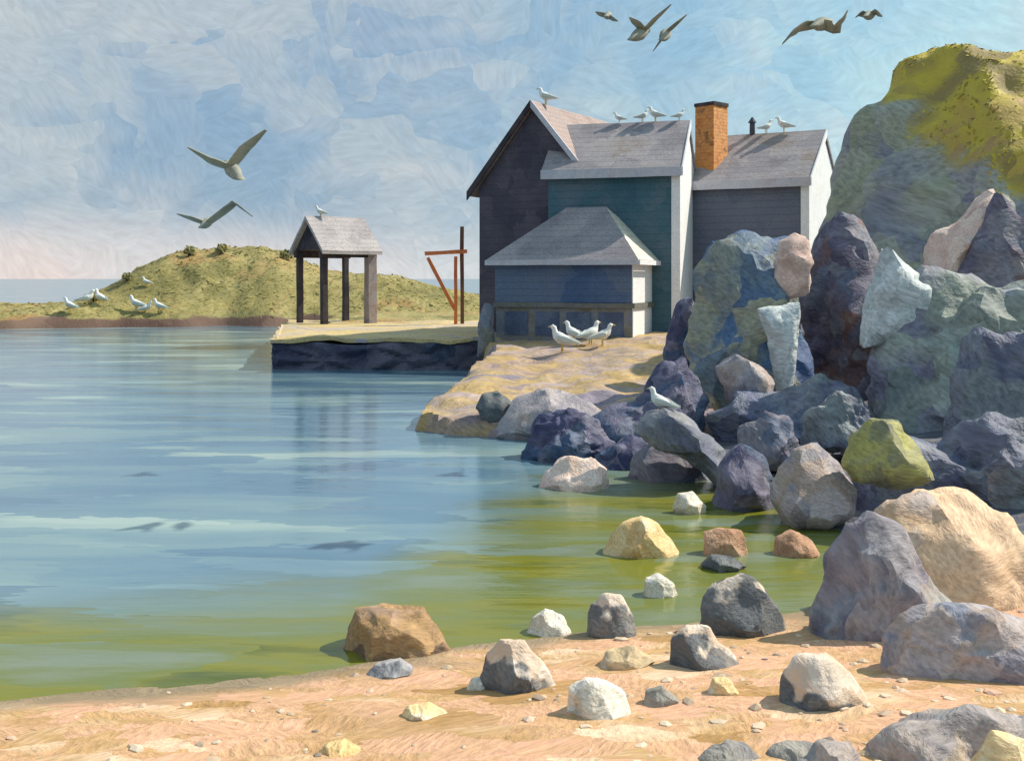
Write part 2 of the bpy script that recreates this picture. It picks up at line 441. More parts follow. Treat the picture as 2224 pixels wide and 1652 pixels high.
def beam(bm, a, b, wd, hg=None, up=(0, 0, 1)):
    a, b = Vector(a), Vector(b)
    t = (b - a).normalized()
    u = Vector(up)
    if abs(t.dot(u)) > .95: u = Vector((0.3, 1, 0))
    s = t.cross(u).normalized() * wd / 2
    u = s.cross(t).normalized() * (hg or wd) / 2
    v = [bm.verts.new(p + q) for p in (a, b) for q in (s + u, s - u, -s - u, -s + u)]
    bm.faces.new(v[0:4]); bm.faces.new(v[4:8][::-1])
    for i in range(4):
        j = (i + 1) % 4
        bm.faces.new((v[i], v[4 + i], v[4 + j], v[j]))


def wobble(bm, amt, freq=2.0, cuts=0, bevel=0.0):
    if bevel:
        bmesh.ops.bevel(bm, geom=list(bm.edges), offset=bevel, segments=2, affect='EDGES', profile=.6)
    if cuts:
        bmesh.ops.subdivide_edges(bm, edges=list(bm.edges), cuts=cuts, use_grid_fill=True)
    for v in bm.verts:
        v.co += noise.noise_vector(v.co * freq) * amt


# ------------------------------------------------------------------ ground, water
LAND = [(-60, -8), (-60, 3), (-25, 5.6), (-12, 6.6), (-6, 7.35), (-3.6, 7.75), (-1.76, 8.25), (-.42, 9.0), (1.34, 9.55), (2.6, 9.9),
        (3.4, 11.0), (3.9, 13), (4.1, 16), (3.6, 19), (3.3, 22), (2.6, 26), (1.6, 31), (1.0, 36), (0.6, 45), (10, 60), (60, 70), (60, -8)]


def shore(x, y):
    """signed distance to the waterline, + on land"""
    best, inside = 1e9, False
    n = len(LAND)
    for i in range(n):
        x1, y1 = LAND[i]
        x2, y2 = LAND[(i + 1) % n]
        dx, dy = x2 - x1, y2 - y1
        t = max(0, min(1, ((x - x1) * dx + (y - y1) * dy) / (dx * dx + dy * dy)))
        best = min(best, (x - x1 - t * dx) ** 2 + (y - y1 - t * dy) ** 2)
        if (y1 > y) != (y2 > y) and x < x1 + (y - y1) / (y2 - y1) * dx:
            inside = not inside
    return sqrt(best) if inside else -sqrt(best)


def beach_z(x, y):
    s = shore(x, y)
    nz = noise.noise(Vector((x * .5, y * .9, 3.3))) * .05 + noise.noise(Vector((x * 1.9, y * 2.6, 1.3))) * .018
    if s > 0:
        z = .085 * s if s < 6 else .51 + .05 * (s - 6)
        z = min(z, 1.6)
        return z + nz * min(1, s / .8)
    return max(-2.5, .16 * s) + nz * .6


def grid(xs, ys, fz):
    bm = bmesh.new()
    vs = [[bm.verts.new((x, y, fz(x, y))) for x in xs] for y in ys]
    for j in range(len(ys) - 1):
        for i in range(len(xs) - 1):
            bm.faces.new((vs[j][i], vs[j][i + 1], vs[j + 1][i + 1], vs[j + 1][i]))
    return bm


def frange(a, b, st):
    n = int(round((b - a) / st))
    return [a + (b - a) * i / n for i in range(n + 1)]


xs = frange(-60, -8, 4)[:-1] + frange(-8, 8, .12)[:-1] + frange(8, 60, 4)
ys = frange(-8, 4, 2)[:-1] + frange(4, 14, .10)[:-1] + frange(14, 70, 1.0)
o = obj('beach', grid(xs, ys, beach_z), 'sand', smooth=True)
tag(o, kind='structure')
o['label'] = 'warm tan sandy beach and shore under the rocks'

bm = bmesh.new()
R_ = 9000
vs = [bm.verts.new(p) for p in ((-R_, -60, 0), (R_, -60, 0), (R_, R_, 0), (-R_, R_, 0))]
bm.faces.new(vs)
o = obj('water', bm, 'water')
tag(o, kind='structure')
o['label'] = 'calm blue cove water turning olive green in the shallows'


def ground_z(x, y):
    return max(0.0, beach_z(x, y))


def foot(px, py):
    """the ground or water point seen at a photo pixel"""
    d = 4.0
    while d < 60:
        p = at(px, py, d)
        if p.z <= ground_z(p.x, p.y):
            return p
        d += .04
    return p


# island beyond the cove
def sg(v, w, p=4): return exp(-abs(v / w) ** p)


def isle_z(x, y):
    sh = 66 + (x + 30) * .30 if x < -18 else 69.6 + (x + 18) * .05     # its near waterline
    sh = min(sh, 71)
    s = y - sh - noise.noise(Vector((x * .35, 0, 9))) * 1.0
    if s < -1.5: return -1.2
    low = .95 * (1 - exp(-max(0, s + .35) / .9)) if s > -.35 else s * .6
    hill = 4.25 * sg(x + 20.9, 6.9, 4.0) * sg(y - 81, 9, 2.5)
    hump = 2.3 * sg(x + 11.5, 6.0, 2.4) * sg(y - 79, 7, 2.5)
    hump2 = .9 * sg(x + 4.0, 4.5, 2.2) * sg(y - 78, 6, 2.5)
    tail = .3 * sg(x + 30.5, 4.0, 2) * sg(y - 76, 6, 2)
    f = max(0, min(1, s / 7.0))
    f = f * (2 - f)
    low *= 1 + .25 * noise.noise(Vector((x * .9, y * .9, 2))) + .2 * noise.noise(Vector((x * 2.3, y * 2.3, 2)))
    n1 = noise.noise(Vector((x * .3, y * .3, 5))) * .35 + noise.noise(Vector((x * .9, y * .9, 1))) * .14
    back = max(0, min(1, (96 - y) / 6))
    return (low + (hill + hump * (1 - min(1, hill / 4.3)) + hump2 * .8 + tail + n1 * (hill + .5) * .3) * f) * back - (1 - back) * 1.2


o = obj('island', grid(frange(-46, 6, .4), frange(62, 98, .4), isle_z), 'island', smooth=True)
tag(o, kind='structure')
o['label'] = 'low olive green island with brown rocky shoreline'


def dabs(faces, count, ln, wd, rnd, lift=.35):
    """short grass tufts as many small bent blades; faces = [(area, point sampler, normal)]"""
    bm = bmesh.new()
    tot = 0
    acc = []
    for a, f, n in faces:
        tot += a
        acc.append(tot)
    import bisect
    for _ in range(count):
        i = min(bisect.bisect(acc, rnd.random() * tot), len(faces) - 1)
        a, f, n = faces[i]
        u, v = rnd.random(), rnd.random()
        if len(f) == 4:
            p = f[0].lerp(f[1], u).lerp(f[3].lerp(f[2], u), v)
        else:
            if u + v > 1: u, v = 1 - u, 1 - v
            p = f[0] + (f[1] - f[0]) * u + (f[2] - f[0]) * v
        t = Vector((rnd.uniform(-1, 1), rnd.uniform(-1, 1), rnd.uniform(-.2, 1.0)))
        t = (t - n * t.dot(n)).normalized()
        s = n.cross(t).normalized()
        L = ln * rnd.uniform(.5, 1.3)
        W = wd * rnd.uniform(.6, 1.4)
        pts = []
        for q, ww in ((0, .8), (.5, 1.0), (1, .35)):
            c = p + t * L * q + n * (-.02 + lift * L * q * (1.2 - .5 * q))
            pts.append((bm.verts.new(c - s * W * ww / 2), bm.verts.new(c + s * W * ww / 2)))
        for (a1, b1), (a2, b2) in zip(pts, pts[1:]):
            bm.faces.new((a1, b1, b2, a2))
    return bm


def sample_faces(o, test):
    out = []
    mw = Matrix.Translation(o.location)
    me = o.data
    for p in me.polygons:
        c = mw @ p.center
        if test(c, p.normal):
            out.append((p.area, [mw @ me.vertices[i].co for i in p.vertices], p.normal.copy()))
    return out


isl = bpy.data.objects['island']
ff = sample_faces(isl, lambda c, n: c.z > .72 and c.y < 86)
g = obj('island_grass', dabs(ff, 12000, .32, .12, random.Random(3), lift=.08), 'islegrass')
tag(g, 'olive and ochre turf covering the island', 'grass', kind='stuff')

# ------------------------------------------------------------------ rocks


def poly_radius(poly, cx, cz, th):
    dx, dz = cos(th), sin(th)
    best = 0
    n = len(poly)
    for i in range(n):
        x1, z1 = poly[i][0] - cx, poly[i][1] - cz
        x2, z2 = poly[(i + 1) % n][0] - cx, poly[(i + 1) % n][1] - cz
        ex, ez = x2 - x1, z2 - z1
        den = dx * ez - dz * ex
        if abs(den) < 1e-9: continue
        t = (x1 * ez - z1 * ex) / den
        u = (x1 * dz - z1 * dx) / den
        if t > 0 and -1e-6 <= u <= 1 + 1e-6: best = max(best, t)
    return best


def rock(label, px, d, mat, thick=None, seed=1, cuts=9, rough=.05, lean=.25, name='boulder', cat='rock', group=None, sub=4,
         parent=None, hmin=.66, kind=None, hmax=.90, sharp=28):
    """a chiselled boulder: px is its outline in photo pixels at distance d; thick is half its depth in metres"""
    rnd = random.Random(seed)
    pts = [at(a, b, d) for a, b in px]
    poly = [(p.x, p.z) for p in pts]
    xs_, zs_ = [p[0] for p in poly], [p[1] for p in poly]
    cx, cz = (min(xs_) + max(xs_)) / 2, (min(zs_) + max(zs_)) / 2
    A = sum(poly[i - 1][0] * poly[i][1] - poly[i][0] * poly[i - 1][1] for i in range(len(poly)))
    if abs(A) > 1e-6:
        cx = sum((poly[i - 1][0] + poly[i][0]) * (poly[i - 1][0] * poly[i][1] - poly[i][0] * poly[i - 1][1]) for i in range(len(poly))) / (3 * A)
        cz = sum((poly[i - 1][1] + poly[i][1]) * (poly[i - 1][0] * poly[i][1] - poly[i][0] * poly[i - 1][1]) for i in range(len(poly))) / (3 * A)
    W, H = max(xs_) - min(xs_), max(zs_) - min(zs_)
    size = sqrt(W * H)
    if thick is None: thick = .42 * size
    planes = []
    for i in range(cuts):
        a = rnd.uniform(-.75, .75) * pi / 2
        e = rnd.uniform(-.5, .85)
        planes.append((Vector((sin(a) * cos(e), -cos(a) * cos(e) * (1 if rnd.random() < .8 else -1), sin(e))).normalized(), rnd.uniform(hmin, hmax)))
    bm = bmesh.new()
    bmesh.ops.create_icosphere(bm, subdivisions=sub, radius=1)
    N = 180
    tab = [poly_radius(poly, cx, cz, -pi + 2 * pi * i / N) for i in range(N)]
    sv = Vector((seed * 3.7, seed * 1.3, seed * .7))
    for v in bm.verts:
        u = v.co.copy()
        for n, h in planes:
            dd = u.dot(n)
            if dd > h: u -= n * (dd - h) * (1 if abs(u.y) > .3 else .35 + .65 * abs(u.y) / .3)
        th = atan2(u.z, u.x)
        rr = sqrt(u.x ** 2 + u.z ** 2)
        q = (th + pi) / (2 * pi) * N
        i = int(q) % N
        r = tab[i] + (tab[(i + 1) % N] - tab[i]) * (q - int(q))
        p = Vector((cos(th) * r * rr, u.y * thick, sin(th) * r * rr))
        p.y += lean * (p.z - .35 * H) * thick / max(.01, H / 2) * .5
        nn = noise.fractal(p / size * 3.2 + sv, 0.9, 2.1, 4) * rough * size
        rid = (abs(noise.noise(Vector((p.x / size * 2.6, p.y / size * 2.6, p.z / size * 1.1)) + sv * 2)) * 1.5 + abs(noise.noise(Vector((p.x / size * 6, p.y / size * 6, p.z / size * 3.5)) + sv)) * .8) * rough * size
        nrm = Vector((cos(th) * rr, u.y, sin(th) * rr)).normalized()
        v.co = p + nrm * (nn - rid * .75) + Vector((cx, d, cz))
    zb = min(v.co.z for v in bm.verts)
    if parent is not None:
        return obj(name, bm, mat, parent, (cx, d, zb), smooth=True, sharp=sharp)
    o = obj(name, bm, mat, None, (cx, d, zb), smooth=True, sharp=sharp)
    return tag(o, label, cat if kind != 'structure' else None, group, kind)


# --- headland with its grassy crown (terrain)
hl = rock('steep headland of grey rock with a grassy crown',
          [(1730, 1000), (1752, 600), (1772, 470), (1806, 385), (1832, 320), (1866, 252), (1912, 188), (1946, 130), (1980, 82), (2040, 46), (2130, 66),
           (2250, 112), (2420, 190), (2560, 380), (2620, 1000)], 30, 'hill', thick=5.0, seed=11, cuts=12, rough=.055, lean=.7, name='headland', sub=6,
          kind='structure', hmin=.80, hmax=.96)


def on_crown(c, n):
    q = noise.noise(Vector((c.x * .45, c.y * .45, c.z * .45)))
    edge = 9.5 + (9.0 - c.z) * .6 + q * 1.6
    return n.z > .05 and c.z > 3.2 and (c.x > edge or c.z > 8.5 + q * .8)


ff = sample_faces(hl, on_crown)
g = obj('headland_grass', dabs(ff, 34000, .15, .06, random.Random(5), lift=.04), 'grass')
tag(g, 'sunlit yellow green grass on the headland crown', 'grass', kind='stuff')

ROCKS = [
    # label, outline, distance, material, thick, kwargs
    ('tall dark purple rock mass between the blue pillar and the pale boulder',
     [(1700, 980), (1722, 720), (1750, 560), (1785, 490), (1822, 462), (1868, 480), (1912, 560), (1925, 760), (1930, 980)],
     25, 'dark', 1.5, dict(sub=5, lean=.35, rough=.08)),
    ('rounded blue grey rock pillar standing right of the annex',
     [(1480, 960), (1492, 700), (1508, 590), (1545, 525), (1600, 500), (1690, 492), (1748, 503), (1762, 570), (1745, 700), (1735, 960)],
     23.5, 'blue', 1.5, dict(sub=5, lean=.35, cuts=14, rough=.075)),
    ('pinkish tan block leaning on the top right shoulder of the blue pillar',
     [(1676, 610), (1690, 530), (1722, 503), (1755, 510), (1766, 570), (1752, 640), (1705, 655)], 22.75, 'pink', .5, dict(cuts=6)),
    ('dark crag filling the gap right of the grey green mass under the whitish slab',
     [(1735, 985), (1755, 890), (1815, 845), (1870, 860), (1915, 920), (1930, 990)], 17.6, 'crag', .7, dict(rough=.08, cuts=12, sub=5)),
    ('low dark rock between the sloping slab and the dark crag',
     [(1590, 1020), (1610, 930), (1660, 890), (1720, 905), (1750, 1020)], 17.2, 'dark', .6, dict(rough=.08, cuts=12)),
    ('whitish wedge shaped slab tapering downward in front of the dark spire',
     [(1645, 668), (1690, 660), (1738, 652), (1734, 760), (1722, 850), (1690, 880), (1676, 800)], 21.4, 'slab', .4, dict(cuts=6, lean=.1)),
    ('big pale green grey boulder with a rounded top below the headland',
     [(1850, 1040), (1860, 800), (1895, 660), (1950, 600), (2010, 575), (2070, 562), (2140, 572), (2240, 600), (2360, 680), (2400, 1040)],
     20.5, 'pale', 1.9, dict(sub=5, lean=.5, cuts=14, rough=.08)),
    ('pale block with a lavender top at the right edge',
     [(2030, 1080), (2050, 880), (2092, 722), (2150, 702), (2224, 698), (2360, 730), (2400, 1080)], 16.5, 'crag', 1.1, dict(sub=5, rough=.07, cuts=12)),
    ('dark peaked rock under the headland grass',
     [(2035, 700), (2090, 545), (2165, 405), (2215, 470), (2320, 640), (2320, 720)], 22.7, 'dark', .9, dict(cuts=5)),
    ('pink slab leaning against the left side of the dark peaked rock',
     [(1985, 640), (2020, 510), (2095, 462), (2150, 405), (2175, 425), (2130, 520), (2100, 640)], 23.4, 'pink', .8, dict(cuts=7)),
    ('small pale pointed rock on the crest left of the pale boulder',
     [(1860, 760), (1890, 620), (1922, 524), (1970, 575), (2020, 610), (2020, 740)], 20.9, 'slab', .7, dict(cuts=6)),
    ('tan brown block set in the foot of the blue pillar',
     [(1545, 790), (1600, 765), (1650, 790), (1682, 830), (1665, 875), (1615, 905), (1572, 870)], 20.8, 'mauve', .6, dict(cuts=7)),
    ('grey green rock mass below the whitish slab',
     [(1520, 1060), (1535, 900), (1600, 855), (1700, 835), (1790, 800), (1850, 830), (1900, 900), (1910, 1060)], 20.2, 'crag', 1.2, dict(sub=5, rough=.08, cuts=14)),
    ('dark blue rock mass behind the huge orange boulder',
     [(1830, 1160), (1850, 1000), (1930, 930), (2040, 960), (2120, 900), (2240, 890), (2400, 960), (2400, 1200)], 14.2, 'crag', 1.0, dict(sub=5, rough=.08, cuts=12)),
    ('blue grey rock leaning between the house and the blue pillar',
     [(1425, 900), (1440, 760), (1470, 660), (1500, 640), (1535, 700), (1545, 900)], 25.2, 'navy', .7, dict(sub=5)),
    ('grey green rock filling the foot of the headland beside the dark spire',
     [(1800, 960), (1830, 640), (1870, 540), (1960, 500), (2060, 520), (2120, 640), (2120, 960)], 26, 'hill', 1.4, dict(sub=5)),
    ('yellow mossy rock slanting above the big orange boulder',
     [(1820, 1010), (1860, 930), (1905, 905), (1950, 915), (1990, 965), (2025, 1040), (1940, 1060), (1850, 1050)], 13.2, 'moss', .5, {}),
    ('sloping grey slab with a dark hollow beneath',
     [(1378, 935), (1398, 892), (1440, 880), (1510, 912), (1575, 975), (1622, 1085), (1580, 1092), (1530, 1030), (1470, 985), (1420, 975)], 15.9, 'grey', .6, dict(cuts=5)),
    ('dark brown rock in the hollow beneath the sloping grey slab',
     [(1340, 1110), (1370, 980), (1440, 940), (1530, 980), (1590, 1060), (1600, 1130), (1460, 1130)], 16.6, 'dark', .6, {}),
    ('jagged dark blue rock at the waterline below the lavender rock',
     [(1120, 1000), (1150, 920), (1215, 880), (1290, 900), (1345, 960), (1350, 1060), (1240, 1060)], 18.4, 'navy', .8, dict(sub=5, rough=.09, cuts=14)),
    ('slanting blue violet crag rising from the ledge towards the blue pillar',
     [(1230, 960), (1280, 900), (1360, 855), (1430, 800), (1495, 765), (1540, 850), (1540, 970), (1380, 990)], 20.6, 'navy', 1.0,
     dict(sub=5, rough=.08, cuts=12, lean=.7)),
    ('dark violet rock under the slanting crag beside the grey slab',
     [(1270, 1080), (1300, 985), (1370, 940), (1430, 960), (1440, 1080)], 17.6, 'navy', .6, dict(rough=.08, cuts=12)),
    ('blue wet rock in the gap beside the round boulder',
     [(1540, 1120), (1560, 1000), (1605, 960), (1660, 985), (1690, 1060), (1690, 1150), (1600, 1150)], 14.6, 'navy', .6, {}),
    ('round reddish grey boulder with a cream right face',
     [(1672, 1080), (1680, 1005), (1720, 968), (1780, 962), (1830, 1000), (1858, 1060), (1850, 1110), (1780, 1150), (1700, 1140)], 13.6, 'mauve', .62,
     dict(rough=.03)),
    ('pink topped rock sitting low in the water at the foot of the dark mass',
     [(1162, 1090), (1175, 1020), (1210, 995), (1290, 988), (1322, 1020), (1320, 1080), (1280, 1110), (1200, 1112)], 15.9, 'pink', .5, {}),
    ('lavender grey rock lying on the ledge above the dark waterline rock',
     [(1070, 940), (1105, 872), (1165, 840), (1240, 842), (1320, 895), (1320, 970), (1150, 975)], 20.9, 'mauve', .7, dict(lean=.8, rough=.06)),
    ('dark green rock nested in the hollow of the ledge',
     [(1030, 885), (1045, 852), (1085, 848), (1120, 880), (1120, 920), (1050, 915)], 21.2, 'slate', .4, {}),
    ('small blue grey rock at the left foot of the house',
     [(1036, 775), (1040, 690), (1052, 655), (1072, 665), (1078, 775)], 35.6, 'found', .6, {}),
    ('cream stone in the shade under the sloping slab',
     [(1458, 1100), (1470, 1070), (1505, 1066), (1535, 1095), (1538, 1118), (1480, 1122)], None, 'cream', None, {}),
    ('yellow and cream rock in the green shallows',
     [(1300, 1205), (1325, 1160), (1350, 1130), (1395, 1118), (1435, 1135), (1475, 1190), (1470, 1215), (1350, 1220)], None, 'yellow', None, {}),
    ('square rust brown stone awash in the shallows',
     [(1525, 1205), (1530, 1155), (1560, 1145), (1615, 1150), (1625, 1205), (1580, 1215)], None, 'rust', None, {}),
    ('rust stone awash beside the big boulder',
     [(1672, 1205), (1685, 1165), (1720, 1150), (1765, 1165), (1785, 1205), (1730, 1215)], None, 'rust', None, {}),
    ('flat blue slate stone in the shallows below the rust stone',
     [(1518, 1225), (1545, 1205), (1595, 1208), (1628, 1225), (1600, 1243), (1545, 1245)], None, 'slate', None, {}),
    ('fan shaped cream stone in the shallows',
     [(1395, 1290), (1400, 1255), (1430, 1245), (1465, 1265), (1484, 1300), (1440, 1304)], None, 'cream', None, {}),
    ('tan faced rock with a pale top where the shallows meet the sand',
     [(1508, 1370), (1518, 1290), (1550, 1255), (1610, 1243), (1660, 1265), (1695, 1320), (1712, 1385), (1620, 1395)], None, 'littop', .28, {}),
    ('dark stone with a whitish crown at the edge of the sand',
     [(1270, 1370), (1280, 1310), (1310, 1288), (1350, 1290), (1375, 1330), (1388, 1392), (1320, 1395)], None, 'littop', None, {}),
    ('small whitish stone at the water edge right of the brown rock',
     [(1138, 1375), (1155, 1340), (1185, 1323), (1225, 1335), (1245, 1372), (1240, 1390), (1160, 1390)], None, 'cream', None, {}),
    ('big brown rock lying in the water edge',
     [(728, 1425), (745, 1360), (765, 1322), (830, 1315), (925, 1322), (960, 1350), (985, 1400), (975, 1420), (880, 1435), (780, 1440)], None, 'brown',
     .38, dict(cuts=12, sub=5)),
    ('dark slate stone with a tan top on the sand',
     [(1038, 1470), (1048, 1415), (1085, 1390), (1140, 1390), (1180, 1425), (1218, 1490), (1150, 1512), (1085, 1510)], None, 'littop', .22, {}),
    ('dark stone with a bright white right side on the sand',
     [(1448, 1440), (1455, 1380), (1485, 1352), (1540, 1358), (1590, 1400), (1610, 1440), (1560, 1462), (1490, 1462)], None, 'littop', .22, {}),
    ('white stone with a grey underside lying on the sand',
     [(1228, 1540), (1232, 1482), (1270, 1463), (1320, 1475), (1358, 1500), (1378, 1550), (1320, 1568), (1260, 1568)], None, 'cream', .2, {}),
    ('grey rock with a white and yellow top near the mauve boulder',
     [(1688, 1530), (1695, 1460), (1730, 1425), (1800, 1420), (1850, 1450), (1890, 1520), (1870, 1545), (1760, 1550)], None, 'littop', .26, {}),
    ('huge orange boulder with a sunlit back at the right edge',
     [(1830, 1460), (1850, 1200), (1872, 1100), (1910, 1060), (2000, 1036), (2095, 1052), (2175, 1110), (2250, 1200), (2330, 1340), (2350, 1480)],
     10.3, 'boulder', .95, dict(sub=5, lean=.6, cuts=12)),
    ('tall grey and purple rock leaning against the left of the huge orange boulder',
     [(1745, 1440), (1762, 1290), (1785, 1185), (1830, 1130), (1895, 1112), (1960, 1140), (2040, 1250), (2085, 1350), (2060, 1450)], 9.2, 'violet', .5,
     dict(sub=5, lean=.45, cuts=12, rough=.05)),
    ('mauve grey rock in front of the huge boulder',
     [(1908, 1480), (1918, 1390), (1960, 1335), (2040, 1308), (2140, 1310), (2240, 1340), (2330, 1420), (2330, 1560), (1960, 1540)], 7.9, 'mauve', .45,
     dict(sub=5)),
    ('grey slab rock in the bottom right corner',
     [(1860, 1800), (1880, 1640), (1940, 1575), (2040, 1550), (2150, 1545), (2280, 1580), (2360, 1800)], 6.35, 'lilac_rock', .45, dict(sub=5)),
    ('low grey rock at the bottom edge left of the corner slab',
     [(1680, 1790), (1720, 1660), (1780, 1618), (1850, 1612), (1905, 1680), (1910, 1790)], 6.2, 'lilac_rock', .28, dict(lean=.6)),
    ('yellow ochre stone in the extreme bottom right corner',
     [(2080, 1790), (2100, 1640), (2160, 1595), (2260, 1610), (2290, 1790)], 5.85, 'yellow', .2, {}),
    ('small dark grey stone half buried between two pale stones',
     [(1392, 1525), (1402, 1498), (1440, 1490), (1475, 1515), (1470, 1535), (1420, 1538)], None, 'olive', None, {}),
    ('yellow stone on the sand below the dark stone with a white side',
     [(1535, 1500), (1548, 1472), (1580, 1470), (1606, 1500), (1590, 1512), (1552, 1514)], None, 'yellow', None, {}),
    ('flat yellow stone on the open sand left of the dark slate',
     [(868, 1550), (885, 1532), (930, 1528), (978, 1548), (950, 1560), (905, 1562)], None, 'yellow', None, {}),
    ('flat yellow stone near the bottom of the sand',
     [(690, 1634), (705, 1616), (745, 1610), (795, 1630), (780, 1642), (730, 1645)], None, 'yellow', None, {}),
    ('small flat cream stone beside the slate stone with a tan top',
     [(1010, 1495), (1022, 1472), (1055, 1468), (1075, 1490), (1050, 1502)], None, 'cream', None, {}),
    ('flat grey stone low on the sand right of the white stone',
     [(1655, 1650), (1672, 1628), (1715, 1618), (1790, 1625), (1835, 1645), (1780, 1662)], None, 'olive', None, {}),
    ('broad olive grey stone at the bottom edge',
     [(1500, 1648), (1525, 1622), (1580, 1612), (1630, 1620), (1655, 1642), (1590, 1660)], None, 'olive', None, {}),
    ('pale tan flat stone on the sand right of the dark crowned stone',
     [(1300, 1440), (1318, 1412), (1380, 1405), (1428, 1432), (1400, 1452), (1340, 1455)], None, 'tan', None, {}),
    ('bluish stone in the wet sand below the brown rock',
     [(790, 1465), (815, 1440), (870, 1432), (905, 1450), (880, 1468), (820, 1474)], None, 'grey', None, {}),
]
for i, (lab, px, d, mat, th, kw) in enumerate(ROCKS):
    small = d is None
    if small:
        by = max(p[1] for p in px)
        bx = sum(p[0] for p in px) / len(px)
        fp = foot(bx, by - (by - min(p[1] for p in px)) * .12)
        d = fp.y
        wpx = (max(p[0] for p in px) - min(p[0] for p in px)) / F * d
        th = th or wpx * .42
        d += th * .55
        # sink the lower edge a little so that the stone beds into the sand or water
        px = [(a, b + (b - min(p[1] for p in px)) * .10) for a, b in px]
    k = dict(seed=20 + i)
    if small: k.update(rough=.035, lean=.35)
    k.update(kw)
    rock(lab, px, d, mat, th, name='stone' if small else 'boulder', cat='stone' if small else 'rock',
         group='stones scattered on the beach and shallows' if small else 'rocks piled along the right shore', **k)

# --- tan ledge sloping from the house down into the cove
EDGE = [(-2.2, 21.6), (-1.95, 23.5), (-1.6, 26), (-1.15, 30), (-.9, 34), (-1.0, 38), (-.5, 42), (9, 42), (9, 27), (5, 24), (3.6, 20.5), (1.5, 19.8), (0.2, 20.4), (-.9, 20.8)]


def edge_dist(x, y):
    best, inside = 1e9, False
    for i in range(len(EDGE)):
        x1, y1 = EDGE[i]; x2, y2 = EDGE[(i + 1) % len(EDGE)]
        dx, dy = x2 - x1, y2 - y1
        t = max(0, min(1, ((x - x1) * dx + (y - y1) * dy) / (dx * dx + dy * dy)))
        best = min(best, (x - x1 - t * dx) ** 2 + (y - y1 - t * dy) ** 2)
        if (y1 > y) != (y2 > y) and x < x1 + (y - y1) / (y2 - y1) * dx: inside = not inside
    return sqrt(best) if inside else -sqrt(best)


def ledge_z(x, y):
    e = edge_dist(x, y) + noise.noise(Vector((x * .9, y * .5, 4))) * .3
    t = max(0, min(1, (y - 21) / 13))
    top = .34 + .62 * t + max(0, x - .5) * .06
    top += (noise.noise(Vector((x * .8, y * .45, 7))) * .2 - abs(noise.noise(Vector((x * 1.1 + y * .5, y * .5 - x * .3, 3)))) * .22) * (1 - max(0, min(1, (y - 32) / 3))) + noise.noise(Vector((x * 2.2, y * 1.2, 2))) * .06
    f = max(0, min(1, (e + .15) / .5))
    f = f * f * (3 - 2 * f)
    return -1.0 + (top + 1.0) * f


o = obj('rock_ledge', grid(frange(-3, 9, .12), frange(19, 43, .2), ledge_z), 'ochre', smooth=True, sharp=35, loc=(0, 30, 0))
tag(o, 'long ochre rock ledge sloping from the house down to the water', 'rock ledge')

# ------------------------------------------------------------------ quay


def poly_slab(poly, z0, z1):
    bm = bmesh.new()
    a = [bm.verts.new((x, y, z0)) for x, y in poly]
    b = [bm.verts.new((x, y, z1)) for x, y in poly]
    bm.faces.new(a[::-1]); bm.faces.new(b)
    n = len(poly)
    for i in range(n):
        j = (i + 1) % n
        bm.faces.new((a[i], a[j], b[j], b[i]))
    return bm


quay = empty('quay', (-4, 42, 0), 'low stone quay with a sunlit yellow top left of the house', 'quay')
QP = [(-7.95, 36.4), (-6.5, 36.2), (-4.2, 36.35), (-2.2, 36.2), (-.5, 36.5), (-.4, 52), (-10.6, 52), (-9.3, 44)]
bm = poly_slab(QP, -1.0, .87)
bmesh.ops.subdivide_edges(bm, edges=list(bm.edges), cuts=24, use_grid_fill=True)
for v in bm.verts:
    dd, _p = noise.voronoi(Vector((v.co.x * .9, v.co.y * .9, v.co.z * 1.7)))
    v.co += Vector((v.co.x + 4, v.co.y - 44, 0)).normalized() * (min(.5, dd[1] - dd[0]) * .5 - .1)
    v.co += noise.noise_vector(v.co * .7) * .14
obj('seawall', bm, 'quaywall', quay, (-4, 42, 0))
cxq, cyq = -4.6, 44
bm = poly_slab([(cxq + (x - cxq) * 1.012, cyq + (y - cyq) * 1.012) for x, y in QP], .90, 1.02)
wobble(bm, .12, .8, cuts=14)
for v in bm.verts: v.co += noise.noise_vector(v.co * 2.1) * .06
obj('deck', bm, 'quaytop', quay, (-4, 42, 0))
bm = grid(frange(-12, 0, .4), frange(50, 71, .4), lambda x, y: .9 + noise.noise(Vector((x, y * .8, 1))) * .25 - max(0, -9.4 - x) * .9 - max(0, y - 69) * .8)
o = obj('causeway', bm, 'island', smooth=True)
tag(o, kind='structure')
o['label'] = 'brown weedy neck of land behind the quay'

# ------------------------------------------------------------------ open hut on the quay
K = Vector((-8.32, 48.5, 1.0))
hu = Vector((cos(radians(38)), sin(radians(38)), 0))
hv = Vector((-hu.y, hu.x, 0))
hut = empty('open_hut', K + hu * 1.2 + hv * 1.2, 'small open sided hut with four posts and a pitched roof on the quay', 'hut')
L_, D_ = 2.47, 2.4
for (a, b, wd, mt) in ((.05, .05, .26, 'darkwood'), (.05, D_ - .05, .24, 'darkwood'), (L_ - .05, .05, .42, 'lilac'), (L_ - .05, D_ - .05, .24, 'darkwood')):
    bm = bmesh.new()
    p = K + hu * a + hv * b
    beam(bm, p - Vector((0, 0, .1)), p + Vector((0, 0, 3.25)), wd, wd, up=hu)
    wobble(bm, .03, 2, cuts=2)
    obj('post', bm, mt, hut)
bm = bmesh.new()
beam(bm, K + hu * -.2 + Vector((0, 0, 3.12)), K + hu * (L_ + .2) + Vector((0, 0, 3.12)), .18, .34)
obj('eave_beam', bm, 'darkwood', hut)
bm = bmesh.new()
